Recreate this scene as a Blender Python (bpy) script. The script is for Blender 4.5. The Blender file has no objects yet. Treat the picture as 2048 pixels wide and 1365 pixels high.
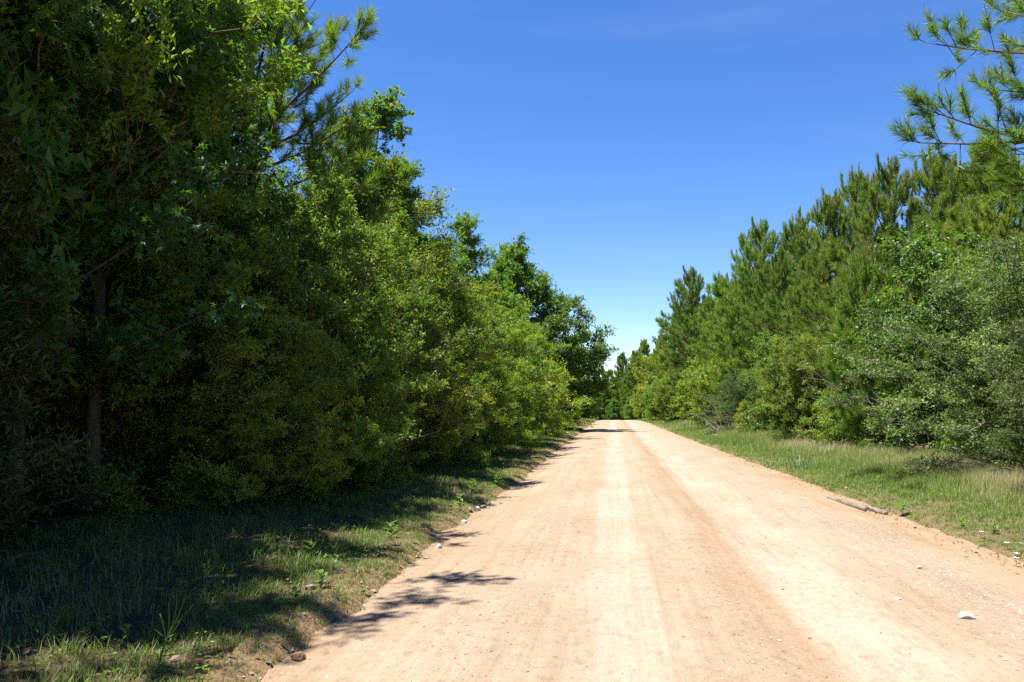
import bpy, math
import numpy as np
from mathutils import Vector, Matrix

sc = bpy.context.scene
col = sc.collection

# ------------------------------------------------------------------ camera
cam_d = bpy.data.cameras.new("camera")
cam_d.sensor_width = 36.0
cam_d.lens = 28.0
cam_d.clip_start = 0.05
cam_d.clip_end = 5000
cam = bpy.data.objects.new("camera", cam_d)
col.objects.link(cam)
cam.location = (0, 0, 1.65)
cam.rotation_euler = (math.radians(90 + 4.77), 0, math.radians(7.17))
sc.camera = cam

# ------------------------------------------------------------------ sun and sky
SUN = Vector((-0.305, -0.06, 0.95)).normalized()        # direction towards the sun
ELEV = math.asin(SUN.z)
w = bpy.data.worlds.new("World")
sc.world = w
w.use_nodes = True
nt = w.node_tree
bg = nt.nodes["Background"]
sky = nt.nodes.new("ShaderNodeTexSky")
sky.sky_type = 'NISHITA'
sky.sun_disc = False
sky.sun_elevation = ELEV
sky.sun_rotation = math.atan2(SUN.x, SUN.y)
sky.altitude = 900
sky.air_density = 1.0
sky.dust_density = 0.05
sky.ozone_density = 2.0
hs = nt.nodes.new("ShaderNodeHueSaturation")
hs.inputs["Saturation"].default_value = 1.30
hs.inputs["Value"].default_value = 1.0
hs.inputs["Hue"].default_value = 0.512
nt.links.new(sky.outputs[0], hs.inputs["Color"])
wc = nt.nodes.new("ShaderNodeTexCoord")
wm = nt.nodes.new("ShaderNodeMapping")
wm.inputs["Scale"].default_value = (1.6, 2.4, 16)
wm.inputs["Rotation"].default_value = (0.05, 0.03, 0)
wn = nt.nodes.new("ShaderNodeTexNoise")
wn.inputs["Scale"].default_value = 1.3
wn.inputs["Detail"].default_value = 6
wr = nt.nodes.new("ShaderNodeValToRGB")
wr.color_ramp.elements[0].position = 0.52
wr.color_ramp.elements[0].color = (0, 0, 0, 1)
wr.color_ramp.elements[1].position = 0.80
wr.color_ramp.elements[1].color = (0.05, 0.05, 0.05, 1)
wx = nt.nodes.new("ShaderNodeMix")                    # thin high cloud streaks
wx.data_type = 'RGBA'
wx.inputs[7].default_value = (6.5, 7.4, 8.2, 1)
nt.links.new(wc.outputs["Generated"], wm.inputs[0])
nt.links.new(wm.outputs[0], wn.inputs["Vector"])
nt.links.new(wn.outputs[0], wr.inputs[0])
nt.links.new(wr.outputs[0], wx.inputs["Factor"])
nt.links.new(hs.outputs[0], wx.inputs[6])
nt.links.new(wx.outputs[2], bg.inputs[0])
bg.inputs[1].default_value = 0.083
sd = bpy.data.lights.new("sun", 'SUN')
sd.energy = 4.9
sd.angle = math.radians(0.53)
sd.color = (1.0, 0.955, 0.88)
so = bpy.data.objects.new("sun", sd)
col.objects.link(so)
so.location = (-30, 20, 60)
so.rotation_euler = SUN.to_track_quat('Z', 'Y').to_euler()

vs = sc.view_settings
vs.view_transform = 'Standard'
vs.look = 'None'
vs.exposure = 1.36
vs.gamma = 1.0
cy = sc.cycles
cy.max_bounces = 5
cy.diffuse_bounces = 2
cy.glossy_bounces = 2
cy.transmission_bounces = 3
cy.transparent_max_bounces = 4
cy.caustics_reflective = False
cy.caustics_refractive = False
cy.use_denoising = False
cy.denoiser = 'OPENIMAGEDENOISE'
cy.denoising_input_passes = 'RGB_ALBEDO_NORMAL'
cy.sample_clamp_indirect = 4.0

# ------------------------------------------------------------------ node helpers
def newmat(name):
    m = bpy.data.materials.new(name)
    m.use_nodes = True
    m.node_tree.nodes.clear()
    return m, m.node_tree.nodes, m.node_tree.links

def N(nodes, t, **kw):
    n = nodes.new(t)
    for k, v in kw.items():
        setattr(n, k, v)
    return n

def ramp(nodes, stops, interp='LINEAR'):
    r = nodes.new("ShaderNodeValToRGB")
    r.color_ramp.interpolation = interp
    el = r.color_ramp.elements
    while len(el) < len(stops):
        el.new(0.5)
    for e, (p, c) in zip(el, stops):
        e.position = p
        e.color = (c[0], c[1], c[2], 1) if len(c) == 3 else c
    return r

def mixrgb(nodes, links, fac, a, b, mode='MIX'):
    n = nodes.new("ShaderNodeMix")
    n.data_type = 'RGBA'
    n.blend_type = mode
    for sock, v in ((n.inputs["Factor"], fac), (n.inputs[6], a), (n.inputs[7], b)):
        if isinstance(v, (int, float)):
            sock.default_value = v
        elif isinstance(v, tuple):
            sock.default_value = (v[0], v[1], v[2], 1)
        else:
            links.new(v, sock)
    return n.outputs[2]

def leaf_mat(name, stops, trans_gain=(1.5, 1.6, 0.8), trans=0.45, gloss=0.03, rough=0.5, vary=0.22, hue=0.02):
    """Leaf: diffuse + light through the blade + a waxy sheen; colour per leaf from 'var', per plant from the object."""
    m, n, l = newmat(name)
    at = N(n, "ShaderNodeAttribute", attribute_name="var")
    r = ramp(n, stops)
    l.new(at.outputs["Fac"], r.inputs[0])
    oi = N(n, "ShaderNodeObjectInfo")
    h = N(n, "ShaderNodeHueSaturation")
    mr = N(n, "ShaderNodeMapRange")
    mr.inputs[3].default_value = 1 - vary
    mr.inputs[4].default_value = 1 + vary
    l.new(oi.outputs["Random"], mr.inputs[0])
    l.new(mr.outputs[0], h.inputs["Value"])
    mh = N(n, "ShaderNodeMapRange")
    mh.inputs[3].default_value = 0.5 - hue
    mh.inputs[4].default_value = 0.5 + hue
    ml = N(n, "ShaderNodeMath", operation='FRACT')
    mm = N(n, "ShaderNodeMath", operation='MULTIPLY')
    mm.inputs[1].default_value = 7.31
    l.new(oi.outputs["Random"], mm.inputs[0])
    l.new(mm.outputs[0], ml.inputs[0])
    l.new(ml.outputs[0], mh.inputs[0])
    l.new(mh.outputs[0], h.inputs["Hue"])
    l.new(r.outputs[0], h.inputs["Color"])
    d = N(n, "ShaderNodeBsdfDiffuse")
    l.new(h.outputs[0], d.inputs[0])
    t = N(n, "ShaderNodeBsdfTranslucent")
    tc = mixrgb(n, l, 1.0, h.outputs[0], trans_gain, 'MULTIPLY')
    l.new(tc, t.inputs[0])
    mx = N(n, "ShaderNodeMixShader")
    mx.inputs[0].default_value = trans
    l.new(d.outputs[0], mx.inputs[1])
    l.new(t.outputs[0], mx.inputs[2])
    g = N(n, "ShaderNodeBsdfGlossy")
    g.inputs["Roughness"].default_value = rough
    mg = N(n, "ShaderNodeMixShader")
    mg.inputs[0].default_value = gloss
    l.new(mx.outputs[0], mg.inputs[1])
    l.new(g.outputs[0], mg.inputs[2])
    o = N(n, "ShaderNodeOutputMaterial")
    l.new(mg.outputs[0], o.inputs[0])
    return m

def rough_mat(name, c1, c2, scale, bump=0.4, rough=0.9, stretch=(1, 1, 1), dist=0.02):
    m, n, l = newmat(name)
    tc = N(n, "ShaderNodeTexCoord")
    mp = N(n, "ShaderNodeMapping")
    mp.inputs["Scale"].default_value = stretch
    l.new(tc.outputs["Object"], mp.inputs[0])
    no = N(n, "ShaderNodeTexNoise")
    no.inputs["Scale"].default_value = scale
    no.inputs["Detail"].default_value = 6
    no.inputs["Roughness"].default_value = 0.65
    l.new(mp.outputs[0], no.inputs["Vector"])
    r = ramp(n, [(0.32, c1), (0.68, c2)])
    l.new(no.outputs[0], r.inputs[0])
    b = N(n, "ShaderNodeBsdfPrincipled")
    b.inputs["Roughness"].default_value = rough
    b.inputs["Specular IOR Level"].default_value = 0.25
    l.new(r.outputs[0], b.inputs["Base Color"])
    bp = N(n, "ShaderNodeBump")
    bp.inputs["Strength"].default_value = bump
    bp.inputs["Distance"].default_value = dist
    l.new(no.outputs[0], bp.inputs["Height"])
    l.new(bp.outputs[0], b.inputs["Normal"])
    o = N(n, "ShaderNodeOutputMaterial")
    l.new(b.outputs[0], o.inputs[0])
    return m

M = {}
M['gum'] = leaf_mat('sweetgum_leaf', [(0, (0.045, 0.115, 0.014)), (0.7, (0.090, 0.190, 0.023)), (1, (0.181, 0.250, 0.032))])
M['gumlit'] = leaf_mat('lit_sweetgum_leaf', [(0, (0.062, 0.140, 0.014)), (0.7, (0.119, 0.225, 0.023)), (1, (0.203, 0.280, 0.032))])  # sweetgum leaf colour brightened to make up for backlighting on the spire
M['holly'] = leaf_mat('holly_leaf', [(0, (0.060, 0.110, 0.012)), (0.5, (0.162, 0.235, 0.022)), (1, (0.32, 0.36, 0.040))])
M['oak'] = leaf_mat('oak_leaf', [(0, (0.062, 0.130, 0.016)), (0.7, (0.124, 0.220, 0.023)), (1, (0.226, 0.290, 0.036))])
M['bay'] = leaf_mat('glossy_leaf', [(0, (0.062, 0.130, 0.014)), (0.6, (0.142, 0.232, 0.021)), (1, (0.27, 0.33, 0.04))])
M['brier'] = leaf_mat('brier_leaf', [(0, (0.062, 0.120, 0.014)), (0.6, (0.124, 0.210, 0.023)), (1, (0.226, 0.300, 0.036))])
M['grey'] = leaf_mat('grey_green_leaf', [(0, (0.045, 0.080, 0.016)), (0.6, (0.105, 0.155, 0.030)), (1, (0.20, 0.25, 0.055))], trans=0.34)
M['lime'] = leaf_mat('young_leaf', [(0, (0.100, 0.170, 0.014)), (0.6, (0.195, 0.270, 0.022)), (1, (0.31, 0.36, 0.04))])
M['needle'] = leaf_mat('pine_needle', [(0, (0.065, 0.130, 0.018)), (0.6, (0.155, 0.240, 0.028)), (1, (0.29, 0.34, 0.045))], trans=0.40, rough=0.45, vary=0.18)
M['cedar'] = leaf_mat('cedar_spray', [(0, (0.035, 0.055, 0.012)), (1, (0.08, 0.10, 0.02))], trans=0.15)
M['candle'] = leaf_mat('pine_candle', [(0, (0.26, 0.20, 0.09)), (1, (0.40, 0.36, 0.16))], trans=0.1)
M['grass'] = leaf_mat('grass_blade', [(0, (0.10, 0.165, 0.022)), (0.4, (0.175, 0.225, 0.045)), (0.65, (0.28, 0.265, 0.12)), (1, (0.38, 0.325, 0.235))],
                      trans=0.4, vary=0, hue=0, trans_gain=(1.2, 1.25, 0.9))
M['weed'] = leaf_mat('weed_leaf', [(0, (0.075, 0.155, 0.022)), (1, (0.15, 0.24, 0.04))], vary=0.15)
M['blue'] = leaf_mat('blue_blade', [(0, (0.06, 0.105, 0.045)), (1, (0.12, 0.17, 0.085))], trans=0.2, vary=0.05)
M['petal'] = leaf_mat('white_petal', [(0, (0.55, 0.53, 0.52)), (1, (0.62, 0.60, 0.60))], trans=0.2, vary=0.02, hue=0, trans_gain=(1, 1, 1))
M['litter'] = leaf_mat('dead_leaf', [(0, (0.06, 0.037, 0.02)), (0.6, (0.14, 0.095, 0.058)), (1, (0.22, 0.175, 0.125))], trans=0.1, vary=0, hue=0)
M['bark'] = rough_mat('grey_bark', (0.045, 0.034, 0.026), (0.17, 0.14, 0.115), 9, 0.8, stretch=(1, 1, 0.25))
M['pinebark'] = rough_mat('pine_bark', (0.05, 0.032, 0.022), (0.20, 0.13, 0.09), 10, 0.9, stretch=(1, 1, 0.4))
M['twig'] = rough_mat('twig_bark', (0.06, 0.042, 0.03), (0.15, 0.115, 0.09), 14, 0.4)
M['dead'] = rough_mat('dead_wood', (0.11, 0.09, 0.075), (0.24, 0.21, 0.18), 14, 0.5, stretch=(1, 1, 0.3))
M['logwood'] = rough_mat('log_wood', (0.12, 0.085, 0.055), (0.28, 0.24, 0.20), 16, 0.8, stretch=(1, 0.12, 1))
M['whiterock'] = rough_mat('white_rock', (0.34, 0.31, 0.27), (0.48, 0.45, 0.41), 14, 0.5)
M['tanrock'] = rough_mat('tan_rock', (0.22, 0.16, 0.11), (0.38, 0.32, 0.25), 12, 0.6)
M['clod'] = rough_mat('earth_clod', (0.12, 0.07, 0.04), (0.25, 0.17, 0.10), 12, 0.8)
M['end'] = rough_mat('sawn_end', (0.30, 0.22, 0.14), (0.45, 0.36, 0.25), 20, 0.3)

# ------------------------------------------------------------------ mesh accumulator
class Acc:
    def __init__(self):
        self.v, self.t, self.var, self.mi, self.n = [], [], [], [], 0
    def add(self, v, t, var=None, mi=0):
        v = np.asarray(v, np.float32).reshape(-1, 3)
        t = np.asarray(t, np.int32).reshape(-1, 3)
        self.v.append(v)
        self.t.append(t + self.n)
        self.var.append(np.zeros(len(v), np.float32) if var is None else np.broadcast_to(np.asarray(var, np.float32), (len(v),)))
        self.mi.append(np.full(len(t), mi, np.int32))
        self.n += len(v)
        return self
    def mesh(self, name, mats, smooth=False):
        me = bpy.data.meshes.new(name)
        v = np.concatenate(self.v)
        t = np.concatenate(self.t)
        me.vertices.add(len(v))
        me.vertices.foreach_set("co", v.ravel())
        me.loops.add(len(t) * 3)
        me.loops.foreach_set("vertex_index", t.ravel())
        me.polygons.add(len(t))
        me.polygons.foreach_set("loop_start", np.arange(0, len(t) * 3, 3, dtype=np.int32))
        for m in mats:
            me.materials.append(m)
        if len(mats) > 1:
            me.polygons.foreach_set("material_index", np.concatenate(self.mi))
        if smooth:
            me.polygons.foreach_set("use_smooth", np.ones(len(t), bool))
        a = me.attributes.new("var", 'FLOAT', 'POINT')
        a.data.foreach_set("value", np.concatenate(self.var).astype(np.float32))
        me.update(calc_edges=True)
        return me

def obj(name, me, parent=None):
    o = bpy.data.objects.new(name, me)
    col.objects.link(o)
    o.parent = parent
    return o

def tag(o, label=None, cat=None, group=None, kind=None):
    for k, v in (('label', label), ('category', cat), ('group', group), ('kind', kind)):
        if v:
            o[k] = v
    return o

def unit(a):
    return a / np.maximum(np.linalg.norm(a, axis=-1, keepdims=True), 1e-9)

def perp(rng, d):
    """random unit vectors perpendicular to d"""
    r = rng.normal(size=d.shape)
    return unit(np.cross(d, r))

# leaf outlines: (verts [side, along, lift], triangles)
RHOMB = (np.array([[0, 0, 0], [.27, .45, .05], [0, 1, -.04], [-.27, .45, .05]]), np.array([[0, 1, 2], [0, 2, 3]]))
OVAL = (np.array([[0, 0, 0], [.25, .3, .05], [.22, .7, .04], [0, 1, -.06], [-.22, .7, .04], [-.25, .3, .05]]),
        np.array([[0, 1, 2], [0, 2, 3], [0, 3, 4], [0, 4, 5]]))
TRIL = (np.array([[-.06, 0, 0], [.27, .50, .06], [-.12, 1, -.03]]), np.array([[0, 1, 2]]))
def star():
    ang = [180, 112, 84, 56, 28, 0, -28, -56, -84, -112]
    rad = [.12, .50, .22, .62, .25, .70, .25, .62, .22, .50]
    v = [[0, 0.30, 0.03]]
    for a, r in zip(ang, rad):
        a = math.radians(a)
        v.append([math.sin(a) * r, 0.30 + math.cos(a) * r, -0.22 * r * r])
    return np.array(v), np.array([[0, i, i % 10 + 1] for i in range(1, 11)])
STAR = star()
def star_light():
    v, t = [], []
    for a, r in ((112, .50), (56, .62), (0, .70), (-56, .62), (-112, .50)):
        a = math.radians(a)
        d, p = np.array([math.sin(a), math.cos(a)]), np.array([math.cos(a), -math.sin(a)])
        for q, z in ((-d * .10 + p * .17, .02), (-d * .10 - p * .17, .02), (d * r, -.22 * r * r)):
            v.append([q[0], .30 + q[1], z])
        t.append([len(v) - 3, len(v) - 2, len(v) - 1])
    return np.array(v), np.array(t)
STARL = star_light()

def leaves(acc, tmpl, P, A, Nn, S, var, mi=0):
    tv, tt = tmpl
    A = unit(A)
    B = unit(np.cross(A, Nn))
    C = np.cross(B, A)
    n, k = len(P), len(tv)
    V = P[:, None, :] + S[:, None, None] * (tv[None, :, 0:1] * B[:, None] + tv[None, :, 1:2] * A[:, None] + tv[None, :, 2:3] * C[:, None])
    T = tt[None] + (np.arange(n) * k)[:, None, None]
    acc.add(V.reshape(-1, 3), T.reshape(-1, 3), np.repeat(var, k), mi)

def cones(acc, P0, P1, r0, r1, sides=3, mi=0):
    """tapered straight sticks, many at once"""
    D = unit(P1 - P0)
    ref = np.where(np.abs(D[:, 2:3]) > .9, np.array([[1., 0, 0]]), np.array([[0, 0, 1.]]))
    X = unit(np.cross(D, ref))
    Y = np.cross(D, X)
    a = np.arange(sides) * 2 * math.pi / sides
    ring = X[:, None] * np.cos(a)[None, :, None] + Y[:, None] * np.sin(a)[None, :, None]
    r0 = np.broadcast_to(np.asarray(r0, float), (len(P0),))
    r1 = np.broadcast_to(np.asarray(r1, float), (len(P0),))
    V = np.concatenate([P0[:, None] + ring * r0[:, None, None], P1[:, None] + ring * r1[:, None, None]], 1)
    i = np.arange(sides)
    j = (i + 1) % sides
    t = np.concatenate([np.stack([i, j, j + sides], 1), np.stack([i, j + sides, i + sides], 1)])
    T = t[None] + (np.arange(len(P0)) * 2 * sides)[:, None, None]
    acc.add(V.reshape(-1, 3), T.reshape(-1, 3), 0.5, mi)

def tube(acc, pts, rad, sides=6, mi=0, cap=True):
    pts = np.asarray(pts, float)
    k = len(pts)
    rad = np.broadcast_to(np.asarray(rad, float), (k,))
    D = unit(np.gradient(pts, axis=0))
    ref = np.array([0, 0, 1.]) if abs(D[0, 2]) < .9 else np.array([1., 0, 0])
    X = unit(np.cross(D, ref))
    Y = np.cross(D, X)
    a = np.arange(sides) * 2 * math.pi / sides
    V = pts[:, None] + rad[:, None, None] * (X[:, None] * np.cos(a)[None, :, None] + Y[:, None] * np.sin(a)[None, :, None])
    i = np.arange(sides)
    j = (i + 1) % sides
    T = []
    for s in range(k - 1):
        T += [np.stack([i, j, j + sides], 1) + s * sides, np.stack([i, j + sides, i + sides], 1) + s * sides]
    V = V.reshape(-1, 3)
    if cap:
        for base, c in ((0, pts[0]), ((k - 1) * sides, pts[-1])):
            V = np.vstack([V, c])
            T.append(np.stack([i + base, j + base, np.full(sides, len(V) - 1)], 1))
    acc.add(V, np.concatenate(T), 0.5, mi)

# ------------------------------------------------------------------ ground form
def snoise(x, y, s, seed=0):
    """smooth cheap noise in -1..1 from sines"""
    r = np.random.default_rng(seed)
    o = 0
    for k in range(6):
        a = r.uniform(0, 6.28)
        fq = s * (0.6 + 0.45 * k)
        o = o + np.sin((x * math.cos(a) + y * math.sin(a)) * fq + r.uniform(0, 6.28)) / (1 + .35 * k)
    return o / 3.2

def sm(t):
    t = np.clip(t, 0, 1)
    return t * t * (3 - 2 * t)

def base_z(y):
    u = np.clip(np.asarray(y, float) - 80, 0, 120)
    return -0.00016 * u * u

def bend(y):
    y = np.asarray(y, float)
    u = np.clip(y - 110, 0, 130)
    return -0.0007 * u * u - 0.182 * np.clip(y - 240, 0, None)

def edge_l(y):
    return -2.10 + .15 * snoise(0 * y, y, 1.1, 3) + .09 * snoise(0 * y, y, 4.2, 4) + .05 * snoise(0 * y, y, 11., 14)

def edge_r(y):
    y = np.asarray(y, float)
    return 4.22 - .60 * sm((y - 8) / 70) + .17 * snoise(0 * y, y, .9, 5) + .09 * snoise(0 * y, y, 3.7, 6) + .05 * snoise(0 * y, y, 10., 15)

def road_z(xr, y):
    g = lambda c, s: np.exp(-((xr - c) / s) ** 2)
    return (base_z(y) + .03 - .018 * g(.02, .28) - .022 * g(1.75, .33) + .022 * g(.95, .28) + .03 * g(3.15, .3) + .018 * g(-.95, .35)
            - .06 * sm((-xr - 1.2) / 1.0) - .05 * sm((xr - 3.4) / .8) + .006 * snoise(xr * 2.5, y * .5, 1.5, 9))

def ground_z(x, y):
    x = np.asarray(x, float)
    y = np.asarray(y, float)
    xr = x - bend(y)
    dl = edge_l(y) - xr
    dr = xr - edge_r(y)
    rough = .035 * snoise(x, y, 2.1, 11) + .018 * snoise(x, y, 6.0, 12)
    d = np.maximum(dl, dr)
    zl = .17 * sm((dl + .10) / .38) + .16 * sm((dl - .3) / 3.5) + .25 * sm((dl - 4) / 10)
    zr = .13 * sm((dr + .10) / .45) + .24 * sm((dr - .2) / 3.4) + .3 * sm((dr - 4) / 10)
    edge = road_z(np.clip(xr, -2.15, 4.3), y)
    return edge - .07 + np.where(dl > dr, zl, zr) + rough * sm((d + .1) / .6)

def grid_mesh(name, xs, ys, zf, mat, bent=False):
    X, Y = np.meshgrid(xs, ys)
    if bent:
        Z = zf(X, Y)
        X = X + bend(Y)
    else:
        Z = zf(X, Y)
    nx, ny = len(xs), len(ys)
    V = np.stack([X, Y, Z], -1).reshape(-1, 3)
    i = (np.arange(ny - 1)[:, None] * nx + np.arange(nx - 1)[None]).ravel()
    T = np.concatenate([np.stack([i, i + 1, i + nx + 1], 1), np.stack([i, i + nx + 1, i + nx], 1)])
    a = Acc()
    a.add(V, T)
    return a.mesh(name, [mat], smooth=True)

def spread(d0, dmax, n):
    """growing spacing from 0 to dmax starting at d0"""
    g = np.linspace(0, 1, n)
    lo, hi = 1.0001, 3.0
    for _ in range(60):
        q = (lo + hi) / 2
        if d0 * (q ** (n - 1) - 1) / (q - 1) < dmax:
            lo = q
        else:
            hi = q
    k = np.arange(n)
    return d0 * (q ** k - 1) / (q - 1)

def ground_material():
    m, n, l = newmat('verge_soil')
    tc = N(n, "ShaderNodeTexCoord")
    big = N(n, "ShaderNodeTexNoise")
    big.inputs["Scale"].default_value = 1.3
    big.inputs["Detail"].default_value = 7
    l.new(tc.outputs["Object"], big.inputs["Vector"])
    fine = N(n, "ShaderNodeTexNoise")
    fine.inputs["Scale"].default_value = 26
    fine.inputs["Detail"].default_value = 6
    fine.inputs["Roughness"].default_value = 0.7
    l.new(tc.outputs["Object"], fine.inputs["Vector"])
    r1 = ramp(n, [(0.35, (0.17, 0.125, 0.075)), (0.5, (0.155, 0.135, 0.07)), (0.66, (0.12, 0.13, 0.05))])
    l.new(big.outputs[0], r1.inputs[0])
    sep = N(n, "ShaderNodeSeparateXYZ")
    l.new(tc.outputs["Object"], sep.inputs[0])
    litter = N(n, "ShaderNodeMapRange")  # left floor: leaf litter, its colour also darkened to carry tree shade
    litter.inputs[1].default_value = -1.9
    litter.inputs[2].default_value = -3.2
    l.new(sep.outputs[0], litter.inputs[0])
    wob = N(n, "ShaderNodeMath", operation='MULTIPLY_ADD')
    wob.inputs[1].default_value = 1.1
    l.new(big.outputs[0], wob.inputs[0])
    l.new(sep.outputs[0], wob.inputs[2])
    sand_f = ramp(n, [(0, (0, 0, 0)), (0.10, (1, 1, 1)), (0.86, (1, 1, 1)), (1, (0, 0, 0))])
    sm_ = N(n, "ShaderNodeMapRange")
    sm_.inputs[1].default_value = -2.3
    sm_.inputs[2].default_value = 5.3
    l.new(wob.outputs[0], sm_.inputs[0])
    l.new(sm_.outputs[0], sand_f.inputs[0])
    floor_c = mixrgb(n, l, litter.outputs[0], r1.outputs[0], (0.075, 0.06, 0.036))
    r2 = ramp(n, [(0.3, (0.45, 0.42, 0.38)), (0.7, (1.35, 1.3, 1.2))])
    l.new(fine.outputs[0], r2.inputs[0])
    floor_c = mixrgb(n, l, sand_f.outputs[0], floor_c, (0.245, 0.165, 0.10))
    c = mixrgb(n, l, 1.0, floor_c, r2.outputs[0], 'MULTIPLY')
    b = N(n, "ShaderNodeBsdfPrincipled")
    b.inputs["Roughness"].default_value = 0.95
    b.inputs["Specular IOR Level"].default_value = 0.1
    l.new(c, b.inputs["Base Color"])
    bp = N(n, "ShaderNodeBump")
    bp.inputs["Strength"].default_value = 0.8
    bp.inputs["Distance"].default_value = 0.04
    l.new(fine.outputs[0], bp.inputs["Height"])
    l.new(bp.outputs[0], b.inputs["Normal"])
    o = N(n, "ShaderNodeOutputMaterial")
    l.new(b.outputs[0], o.inputs[0])
    return m

def road_material():
    m, n, l = newmat('sandy_road')
    tc = N(n, "ShaderNodeTexCoord")
    sep = N(n, "ShaderNodeSeparateXYZ")
    l.new(tc.outputs["Object"], sep.inputs[0])
    # streaks drawn out along the road by wheels and the grader
    def noise(scale, sx, sy, detail=5, rough=.6):
        mp = N(n, "ShaderNodeMapping")
        mp.inputs["Scale"].default_value = (sx, sy, 1)
        l.new(tc.outputs["Object"], mp.inputs[0])
        t = N(n, "ShaderNodeTexNoise")
        t.inputs["Scale"].default_value = scale
        t.inputs["Detail"].default_value = detail
        t.inputs["Roughness"].default_value = rough
        l.new(mp.outputs[0], t.inputs["Vector"])
        return t.outputs[0]
    warp = noise(1.0, .5, .12, 2)
    streak = noise(1.0, 7.0, .22, 6)
    patch = noise(.9, 1, .55, 5)
    grit = noise(70, 1, 1, 3, .8)
    med = noise(14, 1, .6, 5, .7)
    scuff = noise(1.0, 26.0, .5, 5, .65)
    speck = N(n, "ShaderNodeTexVoronoi")
    speck.inputs["Scale"].default_value = 34
    l.new(tc.outputs["Object"], speck.inputs["Vector"])
    wa = N(n, "ShaderNodeMath", operation='MULTIPLY_ADD')
    wa.inputs[1].default_value = 0.5
    l.new(warp, wa.inputs[0])
    ws = N(n, "ShaderNodeMath", operation='SUBTRACT')
    ws.inputs[1].default_value = 0.25
    l.new(wa.outputs[0], ws.inputs[0])
    l.new(sep.outputs[0], wa.inputs[2])
    mr = N(n, "ShaderNodeMapRange")
    mr.inputs[1].default_value = -2.4
    mr.inputs[2].default_value = 4.6
    l.new(ws.outputs[0], mr.inputs[0])
    def u(x):
        return (x + 2.4) / 7.0
    cream = (0.349, 0.297, 0.228)
    tan_ = (0.320, 0.253, 0.180)
    oran = (0.311, 0.222, 0.137)
    rust = (0.292, 0.209, 0.135)
    prof = ramp(n, [(u(-2.3), rust), (u(-1.7), (0.316, 0.240, 0.165)), (u(-.9), tan_), (u(-.35), (0.317, 0.250, 0.177)), (u(-.15), cream), (u(.2), cream),
                    (u(.42), tan_), (u(.85), (0.317, 0.247, 0.175)), (u(1.28), rust), (u(1.42), (0.327, 0.266, 0.190)), (u(1.6), cream), (u(2.05), (0.341, 0.287, 0.216)),
                    (u(2.5), tan_), (u(3.0), (0.306, 0.242, 0.177)), (u(3.5), (0.316, 0.239, 0.160)), (u(4.2), oran)])
    l.new(mr.outputs[0], prof.inputs[0])
    s1 = ramp(n, [(0.30, (0.87, 0.83, 0.79)), (0.5, (1, 1, 1)), (0.72, (1.07, 1.07, 1.08))])
    l.new(streak, s1.inputs[0])
    c = mixrgb(n, l, 0.85, prof.outputs[0], s1.outputs[0], 'MULTIPLY')
    s2 = ramp(n, [(0.35, (0.90, 0.83, 0.76)), (0.65, (1.06, 1.06, 1.08))])
    l.new(patch, s2.inputs[0])
    c = mixrgb(n, l, 0.8, c, s2.outputs[0], 'MULTIPLY')
    s3 = ramp(n, [(0.27, (0.55, 0.50, 0.46)), (0.42, (0.95, 0.94, 0.93)), (0.60, (1.02, 1.02, 1.02)), (0.75, (1.22, 1.22, 1.24))])
    l.new(grit, s3.inputs[0])
    c = mixrgb(n, l, 0.8, c, s3.outputs[0], 'MULTIPLY')
    s5 = ramp(n, [(0.34, (0.84, 0.80, 0.76)), (0.5, (1, 1, 1)), (0.68, (1.07, 1.07, 1.08))])
    l.new(scuff, s5.inputs[0])
    c = mixrgb(n, l, 0.35, c, s5.outputs[0], 'MULTIPLY')
    s6 = ramp(n, [(0.0, (0.55, 0.47, 0.42)), (0.16, (0.66, 0.60, 0.55)), (0.24, (1, 1, 1))])
    l.new(speck.outputs["Distance"], s6.inputs[0])
    gate = ramp(n, [(0.52, (0, 0, 0)), (0.62, (1, 1, 1))])
    l.new(med, gate.inputs[0])
    gm = N(n, "ShaderNodeMath", operation='MULTIPLY')
    gm.inputs[1].default_value = 0.75
    l.new(gate.outputs[0], gm.inputs[0])
    c = mixrgb(n, l, gm.outputs[0], c, s6.outputs[0], 'MULTIPLY')
    s4 = ramp(n, [(0.32, (0.78, 0.72, 0.67)), (0.5, (1, 1, 1)), (0.7, (1.06, 1.06, 1.06))])
    l.new(med, s4.inputs[0])
    c = mixrgb(n, l, 0.8, c, s4.outputs[0], 'MULTIPLY')
    b = N(n, "ShaderNodeBsdfPrincipled")
    b.inputs["Roughness"].default_value = 0.95
    b.inputs["Specular IOR Level"].default_value = 0.15
    l.new(c, b.inputs["Base Color"])
    ad = N(n, "ShaderNodeMath", operation='MULTIPLY_ADD')
    ad.inputs[1].default_value = 2.0
    l.new(med, ad.inputs[0])
    l.new(grit, ad.inputs[2])
    bp = N(n, "ShaderNodeBump")
    bp.inputs["Strength"].default_value = 0.65
    bp.inputs["Distance"].default_value = 0.016
    l.new(ad.outputs[0], bp.inputs["Height"])
    l.new(bp.outputs[0], b.inputs["Normal"])
    o = N(n, "ShaderNodeOutputMaterial")
    l.new(b.outputs[0], o.inputs[0])
    return m

xs_in = np.arange(-8, 9.01, .15)
far = spread(.2, 700, 28)[1:]
xs = np.concatenate([(-8 - far)[::-1], xs_in, 9 + far])
ys = np.concatenate([-3 - spread(.3, 300, 16)[1:][::-1], np.arange(-3, 22, .17), 22 + spread(.18, 900, 80)])
tag(obj('ground', grid_mesh('ground', xs, ys, ground_z, ground_material())), kind='structure')
rx = np.arange(-2.6, 4.81, .09)
ry = np.concatenate([np.arange(-5, 20, .16), 20 + spread(.17, 330, 110)])
tag(obj('road', grid_mesh('road', rx, ry, road_z, road_material(), bent=True)), kind='structure')

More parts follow.
